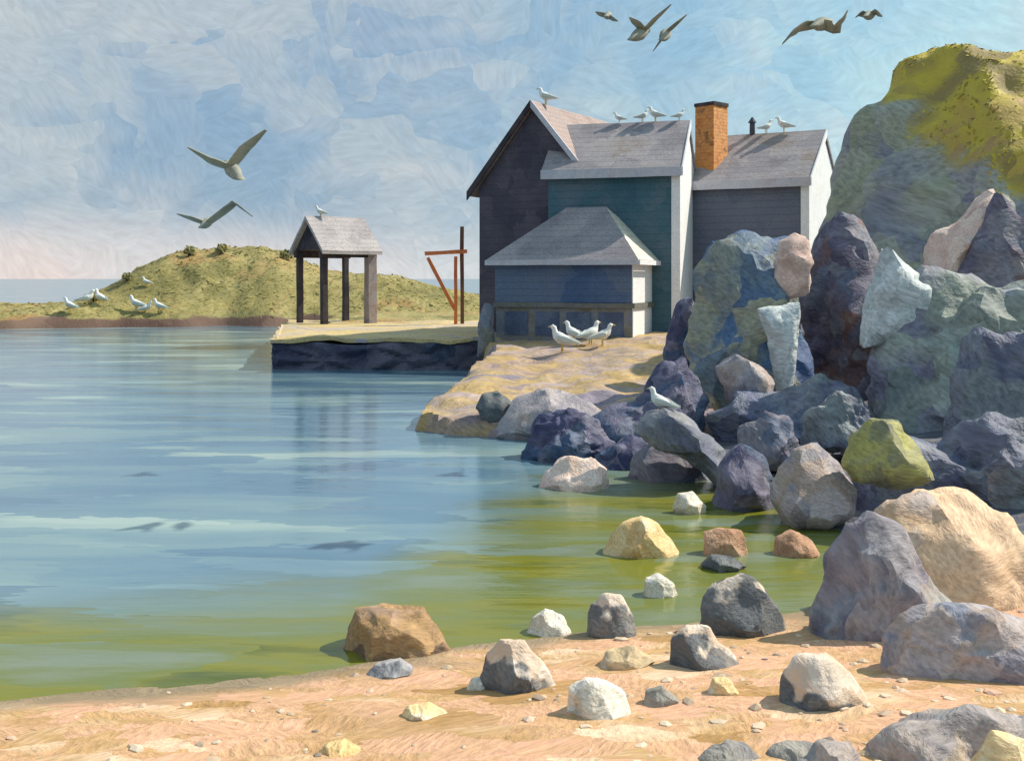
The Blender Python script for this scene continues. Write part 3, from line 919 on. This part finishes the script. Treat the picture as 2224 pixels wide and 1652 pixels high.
beam(bm, K + hv * D_ + hu * -.2 + Vector((0, 0, 3.12)), K + hv * D_ + hu * (L_ + .2) + Vector((0, 0, 3.12)), .18, .34)
obj('eave_beam', bm, 'darkwood', hut)
bm = bmesh.new()
prism(bm, K, hu, hv, [(-.15, 3.3), (D_ / 2, 4.62), (D_ + .15, 3.3)], -.06, .06)
obj('gable', bm, 'darkwood', hut)
bm = bmesh.new()
prism(bm, K, hu, hv, [(-.15, 3.3), (D_ / 2, 4.62), (D_ + .15, 3.3)], L_ - .06, L_ + .06)
obj('gable', bm, 'darkwood', hut)
bm = bmesh.new()
prism(bm, K, hu, hv, [(-.42, 3.08), (D_ / 2, 4.64), (D_ + .42, 3.08), (D_ + .42, 3.24), (D_ / 2, 4.82), (-.42, 3.24)], -.28, L_ + .3)
wobble(bm, .03, 1.5, cuts=3)
obj('roof', bm, 'hutroof', hut)
# hoist frame
h = empty('hoist_frame', (-2.2, 48, 1), 'red timber hoist frame with an arm and brace between the hut and house', 'hoist')
bm = bmesh.new(); beam(bm, at(1004, 712, 48), at(1003, 492, 48), .16, .16, up=(1, 0, 0)); wobble(bm, .03, 2, cuts=3); obj('post', bm, 'rustwood', h)
bm = bmesh.new(); beam(bm, at(990, 712, 47.8), at(990, 556, 47.8), .14, .14, up=(1, 0, 0)); wobble(bm, .03, 2, cuts=3); obj('upright', bm, 'redwood', h)
bm = bmesh.new(); beam(bm, at(922, 551, 47.8), at(1014, 545, 47.8), .15, .16); wobble(bm, .03, 2, cuts=3); obj('arm', bm, 'redwood', h)
bm = bmesh.new(); beam(bm, at(929, 560, 47.8), at(988, 672, 47.8), .12, .15); wobble(bm, .03, 2, cuts=3); obj('brace', bm, 'redwood', h)

# ------------------------------------------------------------------ house
house = empty('shore_house', (2.5, 38, .9), 'weathered grey shingle house of joined wings with a low annex', 'house')


def dirs(deg):
    a = radians(deg)
    return Vector((cos(a), -sin(a), 0)), Vector((sin(a), cos(a), 0))


# main block: gable faces the cove
rg = Vector((.5, .866, 0)); gg = Vector((.866, -.5, 0))
A0 = Vector((.785, 39.0, 0))
bm = bmesh.new()
prism(bm, A0, rg, gg, [(-2.28, .2), (2.28, .2), (2.28, 6.3), (0, 9.1), (-2.28, 6.3)], 0, 8)
obj('gable_wall', bm, 'shingle', house)
bm = bmesh.new()
prism(bm, A0, rg, gg, [(-2.62, 6.0), (0, 9.12), (2.45, 6.2), (2.45, 6.36), (0, 9.30), (-2.62, 6.16)], -.22, 8.2)
wobble(bm, .025, 1.2, cuts=4)
obj('roof', bm, 'brownroof', house)
bm = bmesh.new()
prism(bm, A0, rg, gg, [(-2.66, 5.86), (0, 9.04), (0, 9.31), (-2.66, 6.17)], -.29, -.225)
obj('rake_board', bm, 'darkwood', house)
bm = bmesh.new()
prism(bm, A0, rg, gg, [(0.004, 9.04), (2.3, 6.3), (2.3, 6.57), (0.004, 9.31)], -.29, -.225)
obj('rake_board', bm, 'trim', house)


def wing(o, deg, L, D, z0, ze, zr, wall, roofm, oh=.22):
    al, ac = dirs(deg)
    o = Vector(o)
    bm = bmesh.new()
    prism(bm, o, al, ac, [(0, z0), (D, z0), (D, ze), (D / 2, zr - .12), (0, ze)], 0, L)
    obj('wall', bm, wall, house)
    sl = (zr - ze) / (D / 2)
    bm = bmesh.new()
    e0 = ze - oh * sl
    prism(bm, o, al, ac, [(-oh, e0), (D / 2, zr), (D + oh, e0), (D + oh, e0 + .15), (D / 2, zr + .15), (-oh, e0 + .15)], -.2, L + .12)
    wobble(bm, .02, 1.2, cuts=5)
    obj('roof', bm, roofm, house)
    bm = bmesh.new()
    prism(bm, o, al, ac, [(-oh - .07, e0 - .14), (-oh - .005, e0 - .14), (-oh - .005, e0 + .17), (-oh - .07, e0 + .17)], -.2, L + .12)
    wobble(bm, .015, 1.6, cuts=5)
    obj('eave_trim', bm, 'trim', house)
    bm = bmesh.new()
    prism(bm, o, al, ac, [(-.03, z0), (D, z0), (D, ze + .02), (D / 2, zr - .1), (-.03, ze + .02)], L + .004, L + .05)
    obj('gable_boards', bm, 'white', house)
    bm = bmesh.new()
    prism(bm, o, al, ac, [(-oh - .02, e0 - .12), (D / 2, zr - .10), (D / 2, zr + .17), (-oh - .02, e0 + .17)], L + .125, L + .17)
    obj('rake_board', bm, 'white', house)
    bm = bmesh.new()
    prism(bm, o, al, ac, [(-.06, z0), (-.035, z0), (-.035, e0 - .02), (-.06, e0 - .02)], L - .24, L + .05)
    obj('corner_board', bm, 'white', house)


wing((1.25, 37.88, 0), 16, 4.49, 4.2, .2, 6.72, 8.42, 'teal', 'roof')
wing((6.42, 40.09, 0), 28, 4.35, 4.56, .2, 6.50, 8.28, 'slatewall', 'roof')

# chimney
cb = at(1545, 340, 40.6)
bm = bmesh.new()
ca, cc = dirs(47)
prism(bm, cb - ca * .42 - cc * .42, ca, cc, [(0, -3), (.84, -3), (.84, 1.82), (0, 1.82)], 0, .84)
ch = obj('chimney', bm, 'brick', house)
bm = bmesh.new()
prism(bm, cb - ca * .45 - cc * .45, ca, cc, [(0, 1.825), (.9, 1.825), (.9, 1.95), (0, 1.95)], 0, .9)
obj('cap', bm, 'darkwood', ch)

# annex with a hipped roof on a foundation
al, ac = dirs(22)
AO = Vector((-.566, 36.5, 0))
AL, AD, EZ, RZ, BZ = 4.74, 3.6, 3.62, 5.42, 2.22
bm = bmesh.new()
prism(bm, AO, al, ac, [(.0, BZ), (AD, BZ), (AD, EZ), (0, EZ)], 0, AL - .04)
obj('annex_wall', bm, 'bluewall', house)
bm = bmesh.new()
prism(bm, AO, al, ac, [(.0, BZ), (AD, BZ), (AD, EZ), (0, EZ)], AL - .035, AL)
obj('annex_end_wall', bm, 'white', house)
bm = bmesh.new()
prism(bm, AO, al, ac, [(-.07, BZ - .16), (AD, BZ - .16), (AD, BZ - .005), (-.07, BZ - .005)], -.05, AL + .07)
wobble(bm, .015, 2, cuts=3)
obj('sill_band', bm, 'sill', house)
bm = bmesh.new()
prism(bm, AO, al, ac, [(.03, .2), (AD, .2), (AD, BZ - .165), (.03, BZ - .165)], .03, AL - .05)
fnd = obj('foundation', bm, 'found', house)
bm = bmesh.new()
prism(bm, AO, al, ac, [(.05, .2), (AD, .2), (AD, BZ - .165), (.05, BZ - .165)], AL - .045, AL - .01)
obj('foundation_end', bm, 'white', house)
for i in range(4):
    a = .35 + i * 1.08
    bm = bmesh.new()
    prism(bm, AO, al, ac, [(.0, 1.15), (.025, 1.15), (.025, 1.92), (.0, 1.92)], a, a + .82)
    wobble(bm, .012, 3, cuts=1)
    obj('panel', bm, 'panel', fnd)


def quad_slab(pts, t):
    bm = bmesh.new()
    n = (pts[1] - pts[0]).cross(pts[2] - pts[0]).normalized()
    if n.z < 0: n = -n
    a = [bm.verts.new(p) for p in pts]
    b = [bm.verts.new(p - n * t) for p in pts]
    bm.faces.new(a); bm.faces.new(b[::-1])
    k = len(pts)
    for i in range(k):
        bm.faces.new((a[i], b[i], b[(i + 1) % k], a[(i + 1) % k]))
    return bm


def ap(s, t, z): return AO + al * s + ac * t + Vector((0, 0, z))


oh = .25
c0, c1, c2, c3 = ap(-oh, -oh, EZ - .02), ap(AL + oh, -oh, EZ - .02), ap(AL + oh, AD + oh, EZ - .02), ap(-oh, AD + oh, EZ - .02)
r0, r1 = ap(AD / 2 + .1, AD / 2, RZ), ap(AL - AD / 2 + .35, AD / 2, RZ)
for pts, mt in (([c0, c1, r1, r0], 'roof'), ([c1, c2, r1], 'litroof'), ([c3, c0, r0], 'roof'), ([c2, c3, r0, r1], 'roof')):  # the right hip face takes the painted sunlit copy
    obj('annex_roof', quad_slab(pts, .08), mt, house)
bm = bmesh.new()
prism(bm, AO, al, ac, [(-oh - .05, EZ - .18), (-oh - .004, EZ - .18), (-oh - .004, EZ - .01), (-oh - .05, EZ - .01)], -oh, AL + oh)
wobble(bm, .012, 2, cuts=4)
obj('eave_trim', bm, 'trim', house)
bm = bmesh.new()
prism(bm, AO, al, ac, [(-oh, EZ - .18), (AD, EZ - .18), (AD, EZ - .03), (-oh, EZ - .03)], AL + oh + .004, AL + oh + .05)
obj('eave_trim', bm, 'white', house)

# vent pipe on the right wing's ridge
bm = bmesh.new()
p = at(1634, 300, 41.3)
bmesh.ops.create_cone(bm, cap_ends=True, segments=10, radius1=.11, radius2=.10, depth=.8, matrix=Matrix.Translation(p + Vector((0, 0, .2))))
bmesh.ops.create_cone(bm, cap_ends=True, segments=10, radius1=.17, radius2=.03, depth=.2, matrix=Matrix.Translation(p + Vector((0, 0, .68))))
obj('vent_pipe', bm, 'metal', house)

# ------------------------------------------------------------------ gulls


def loft(bm, rings, seg=12):
    """rings: (centre, radius across y, radius in plane, tilt angle of the ring in xz)"""
    prev = None
    first = None
    for c, ry, rz, t in rings:
        row = []
        for i in range(seg):
            a = 2 * pi * i / seg
            off = Vector((-sin(t) * sin(a) * rz, cos(a) * ry, cos(t) * sin(a) * rz))
            row.append(bm.verts.new(Vector(c) + off))
        if prev:
            for i in range(seg):
                j = (i + 1) % seg
                bm.faces.new((prev[i], prev[j], row[j], row[i]))
        else:
            first = row
        prev = row
    bm.faces.new(first[::-1])
    bm.faces.new(prev)


def make_gull():
    t = empty('perched_gull', (0, 0, 0), 'gull', 'gull')
    bm = bmesh.new()
    loft(bm, [((-.36, 0, .17), .03, .012, 0), ((-.22, 0, .20), .06, .035, .1), ((-.08, 0, .24), .10, .09, .2), ((.04, 0, .28), .115, .115, .5),
              ((.12, 0, .34), .09, .10, .9), ((.165, 0, .40), .055, .06, 1.2), ((.175, 0, .45), .05, .05, 1.2), ((.19, 0, .49), .055, .055, .9),
              ((.225, 0, .515), .045, .045, .3), ((.26, 0, .515), .02, .02, 0)])
    obj('body', bm, 'gullwhite', t, smooth=True)
    for s in (-1, 1):
        bm = bmesh.new()
        loft(bm, [((-.40, s * .035, .19), .012, .012, 0), ((-.26, s * .06, .22), .02, .04, .1), ((-.08, s * .095, .26), .025, .075, .2),
                  ((.05, s * .105, .30), .02, .06, .4), ((.09, s * .09, .33), .01, .02, .6)], 8)
        obj('wing', bm, 'gullgrey', t, smooth=True)
        bm = bmesh.new()
        beam(bm, (.0, s * .04, -.01), (.01, s * .04, .20), .02)
        obj('leg', bm, 'beak', t)
    bm = bmesh.new()
    loft(bm, [((.255, 0, .513), .016, .018, 0), ((.30, 0, .508), .012, .013, 0), ((.325, 0, .498), .004, .006, 0)], 8)
    obj('bill', bm, 'beak', t, smooth=True)
    return t


proto = make_gull()
used = [False]


def perch(p, label, rz, sc=1.0, group='perched gulls', sz=None):
    g = proto if not used[0] else copy_tree(proto)
    used[0] = True
    g.location = p
    g.rotation_euler = (0, 0, rz)
    g.scale = (sc, sc, sz or sc)
    g['label'] = label
    g['group'] = group
    return g


def drop(px, py, d0, d1, fz, step=.05):
    d = d0
    while d < d1:
        p = at(px, py, d)
        if p.z <= fz(p.x, p.y): return p
        d += step
    return at(px, py, d1)


for px, py, lab, rz, sc in (
        (152, 678, 'white gull lowest on the left end of the island slope', 2.8, 1.7),
        (188, 664, 'white gull standing highest of the island left cluster', .3, 1.9),
        (218, 662, 'white gull at the right of the island left cluster', 2.6, 1.9),
        (297, 676, 'white gull on the island turf below the left end of the hill', 3.0, 1.9),
        (316, 682, 'white gull just right of another on the island turf', .5, 1.5),
        (346, 678, 'white gull farthest right on the island turf', 2.9, 1.6),
        (318, 622, 'single white gull halfway up the left flank of the island hill', 2.9, 1.2)):
    perch(drop(px, py, 64, 90, isle_z), lab, rz, sc, 'gulls on the island')
for px, py, lab, rz, sc in (
        (1203, 735, 'white gull beside the annex foundation, standing tallest of the ledge flock', 1.9, 1.2),
        (1222, 765, 'white gull nearest the water on the ledge below the annex', 2.7, 1.45),
        (1246, 748, 'white gull behind another on the ledge below the annex', 2.4, 1.3),
        (1282, 748, 'white gull facing right on the ochre ledge', .6, 1.3),
        (1308, 752, 'white gull farthest right on the ochre ledge', .2, 1.25)):
    perch(drop(px, py, 22, 36, ledge_z), lab, rz, sc, 'gulls on the ledge below the annex')
al1, ac1 = dirs(16)
al2, ac2 = dirs(28)


def ridge1(px):
    o = Vector((1.25, 37.88, 0)) + ac1 * 2.1
    k = (px - CX) / F
    s = (k * o.y - o.x) / (al1.x - k * al1.y)
    p = o + al1 * s
    return Vector((p.x, p.y, 8.55))


def ridge2(px):
    o = Vector((6.42, 40.09, 0)) + ac2 * 2.28
    k = (px - CX) / F
    s = (k * o.y - o.x) / (al2.x - k * al2.y)
    p = o + al2 * s
    return Vector((p.x, p.y, 8.41))


perch(A0 + rg * .9 + Vector((0, 0, 9.26)), 'greenish white gull on the main roof peak near the gable', 2.6, 1.25, 'gulls on the house roof')
for px, lab, rz, sc in ((1345, 'small gull at the left end of the wing ridge', 2.8, .75), (1395, 'white gull left of the tallest on the wing ridge', .4, .9),
                        (1424, 'tallest gull on the wing ridge left of the chimney', 2.6, 1.05),
                        (1475, 'white gull close beside the left of the brick chimney', .3, .8)):
    perch(ridge1(px), lab, rz, sc, 'gulls on the house roof')
for px, lab, rz, sc in ((1664, 'white gull just right of the roof vent pipe', .4, 1.0), (1703, 'pale green gull right of its white neighbour on the far wing', 2.7, 1.1)):
    perch(ridge2(px), lab, rz, sc, 'gulls on the house roof')
perch(K + hu * .5 + hv * (D_ / 2) + Vector((0, 0, 4.76)), 'blue grey gull on the ridge of the open hut', 2.9, 1.0, 'gulls on the hut and rocks')
perch(at(1436, 902, 16.0), 'pale gull standing on the sloping grey slab', 2.5, .75, 'gulls on the hut and rocks')


def flying(label, d, body, tips, chord=.16, thick=.03, mat='gullolive', group='gulls in flight'):
    """body: (tail px, head px); tips: for each wing a list of photo points from shoulder to tip"""
    tail, head = at(*body[0], d - .25), at(*body[1], d + .25)
    ax = (head - tail)
    c = (tail + head) / 2
    t = empty('flying_gull', c, label, 'gull', group)
    L = ax.length
    ax = ax.normalized()
    side = ax.cross(Vector((0, 0, 1))).normalized()
    up = side.cross(ax)
    bm = bmesh.new()
    prev = first = None
    for q, r in ((0, .02), (.08, .12), (.2, .10), (.35, .16), (.55, .19), (.72, .15), (.82, .10), (.9, .11), (.97, .06), (1.0, .01)):
        fl = .25 if q < .15 else 1
        row = [bm.verts.new(tail + ax * L * q + side * cos(2 * pi * i / 10) * r * L * .75 + up * sin(2 * pi * i / 10) * r * L * .75 * fl) for i in range(10)]
        if prev:
            for i in range(10):
                bm.faces.new((prev[i], prev[(i + 1) % 10], row[(i + 1) % 10], row[i]))
        else: first = row
        prev = row
    bm.faces.new(first[::-1]); bm.faces.new(prev)
    obj('body', bm, mat, t, smooth=True)
    for pts in tips:
        bm = bmesh.new()
        w = [at(x, y, d - .10 * i) for i, (x, y) in enumerate(pts)]
        # resample
        P = []
        for i in range(len(w) - 1):
            for q in (0, .25, .5, .75): P.append(w[i].lerp(w[i + 1], q))
        P.append(w[-1])
        n = len(P)
        prev = first = None
        for i, p in enumerate(P):
            q = i / (n - 1)
            tg = (P[min(i + 1, n - 1)] - P[max(i - 1, 0)]).normalized()
            cd = (Vector((0, .82, -.30)) - tg * tg.dot(Vector((0, .82, -.30)))).normalized()
            nn = tg.cross(cd)
            cl = chord * (1 - .75 * q ** 2.2) * (0.85 + .3 * sin(q * pi))
            th = thick * (1 - .7 * q)
            row = [bm.verts.new(p + cd * cl * a + nn * th * b) for a, b in ((-.4, .2), (-.25, .5), (.1, .45), (.6, .05), (.1, -.4), (-.25, -.4))]
            if prev:
                for j in range(6):
                    bm.faces.new((prev[j], prev[(j + 1) % 6], row[(j + 1) % 6], row[j]))
            else: first = row
            prev = row
        bm.faces.new(first[::-1]); bm.faces.new(prev)
        obj('wing', bm, mat, t, smooth=True, sharp=50)
    return t


flying('large olive grey gull with wings raised in a V above the hut', 14, ((526, 392), (488, 352)),
       [[(498, 362), (455, 346), (408, 320)], [(500, 362), (530, 322), (578, 282)]], chord=.24, thick=.06)
flying('pale olive gull gliding low over the island hill', 17, ((434, 496), (462, 474)),
       [[(446, 484), (418, 474), (384, 464)], [(452, 484), (486, 458), (508, 440), (548, 470)]], chord=.2, thick=.05)
flying('gull flapping high above the chimney with its body tilted', 16, ((1366, 88), (1410, 62)),
       [[(1400, 66), (1385, 50), (1368, 38)], [(1402, 64), (1422, 42), (1458, 10)]], chord=.16, thick=.04)
flying('slender gull banking steeply just right of another flapping gull', 16, ((1436, 88), (1452, 66)),
       [[(1444, 76), (1432, 92), (1418, 112)], [(1446, 72), (1466, 54), (1492, 32)]], chord=.12, thick=.03)
flying('tiny distant gull at the left of the upper flock', 20, ((1314, 36), (1326, 32)),
       [[(1318, 35), (1306, 30), (1294, 26)], [(1320, 35), (1330, 40), (1342, 46)]], chord=.12, thick=.03)
flying('broad winged gull with drooping wings left of the headland top', 15, ((1760, 58), (1806, 48)),
       [[(1776, 52), (1745, 55), (1722, 70), (1700, 95)], [(1786, 52), (1815, 60), (1832, 40), (1842, 22)]], chord=.24, thick=.06)
flying('small gull high above the left shoulder of the headland', 20, ((1876, 36), (1898, 32)),
       [[(1884, 33), (1870, 28), (1858, 38)], [(1888, 33), (1902, 26), (1916, 36)]], chord=.16, thick=.04)

# ------------------------------------------------------------------ scrub on the island


def shrub(p, r, label, seed):
    rnd = random.Random(seed)
    t = empty('shrub', p, label, 'shrub', 'shrubs on the island')
    bm = bmesh.new()
    for _ in range(220):
        while True:
            q = Vector((rnd.uniform(-1, 1), rnd.uniform(-1, 1), rnd.uniform(-.3, 1)))
            if .25 < q.length < 1: break
        c = Vector(p) + Vector((q.x * r * .8, q.y * r * .8, r * .55 + q.z * r * .8))
        a = Vector((rnd.uniform(-1, 1), rnd.uniform(-1, 1), rnd.uniform(-1, 1))).normalized()
        b = a.orthogonal().normalized()
        s = r * rnd.uniform(.12, .26)
        bm.faces.new([bm.verts.new(c + a * s), bm.verts.new(c + b * s * .6), bm.verts.new(c - a * s), bm.verts.new(c - b * s * .6)])
    obj('foliage', bm, 'foliage', t)
    bm = bmesh.new()
    for k in range(4):
        e = Vector(p) + Vector((rnd.uniform(-.5, .5) * r, rnd.uniform(-.5, .5) * r, r * .9))
        beam(bm, Vector(p) - Vector((0, 0, .15)), e, .05)
    obj('stem', bm, 'darkwood', t)


for i, (px, py, r, lab) in enumerate(((412, 556, .75, 'olive shrub on the top of the island hill under the gliding gull'),
                                      (482, 552, .75, 'olive shrub on the hilltop, the one nearer the hut'),
                                      (276, 610, .6, 'shrub low on the left flank of the island hill'),
                                      (622, 566, .8, 'dark green shrub close behind the hut posts'),
                                      (205, 655, .7, 'sparse shrub among the gulls at the left end of the island'))):
    p = drop(px, py, 64, 90, isle_z)
    if p.y > 88: p = Vector((p.x * 79 / p.y, 79, 0)); p.z = isle_z(p.x, p.y)
    shrub(p, r * .72, lab, 60 + i)

# ------------------------------------------------------------------ small pebbles and shell bits on the sand
rp = random.Random(41)
bm = bmesh.new()
n_ = 0
while n_ < 420:
    y = rp.uniform(6.0, 10.2)
    x = rp.uniform(-.55, .55) * y
    s_ = shore(x, y)
    if s_ < .12 or rp.random() > (.25 + max(0, x) * .22): continue
    r = rp.choice((.012, .018, .018, .03, .045))
    z = beach_z(x, y)
    m4 = Matrix.Translation((x, y, z)) @ Matrix.Rotation(rp.uniform(0, 6), 4, 'Z') @ Matrix.Diagonal((r * rp.uniform(.9, 1.8), r, r * rp.uniform(.3, .6), 1))
    ret = bmesh.ops.create_icosphere(bm, subdivisions=1, radius=1, matrix=m4)
    for v in ret['verts']: v.co += noise.noise_vector(v.co * 30) * r * .3
    n_ += 1
g = obj('pebbles', bm, 'pebble', smooth=False)
tag(g, 'small mixed pebbles strewn over the sand', 'pebbles', kind='stuff')
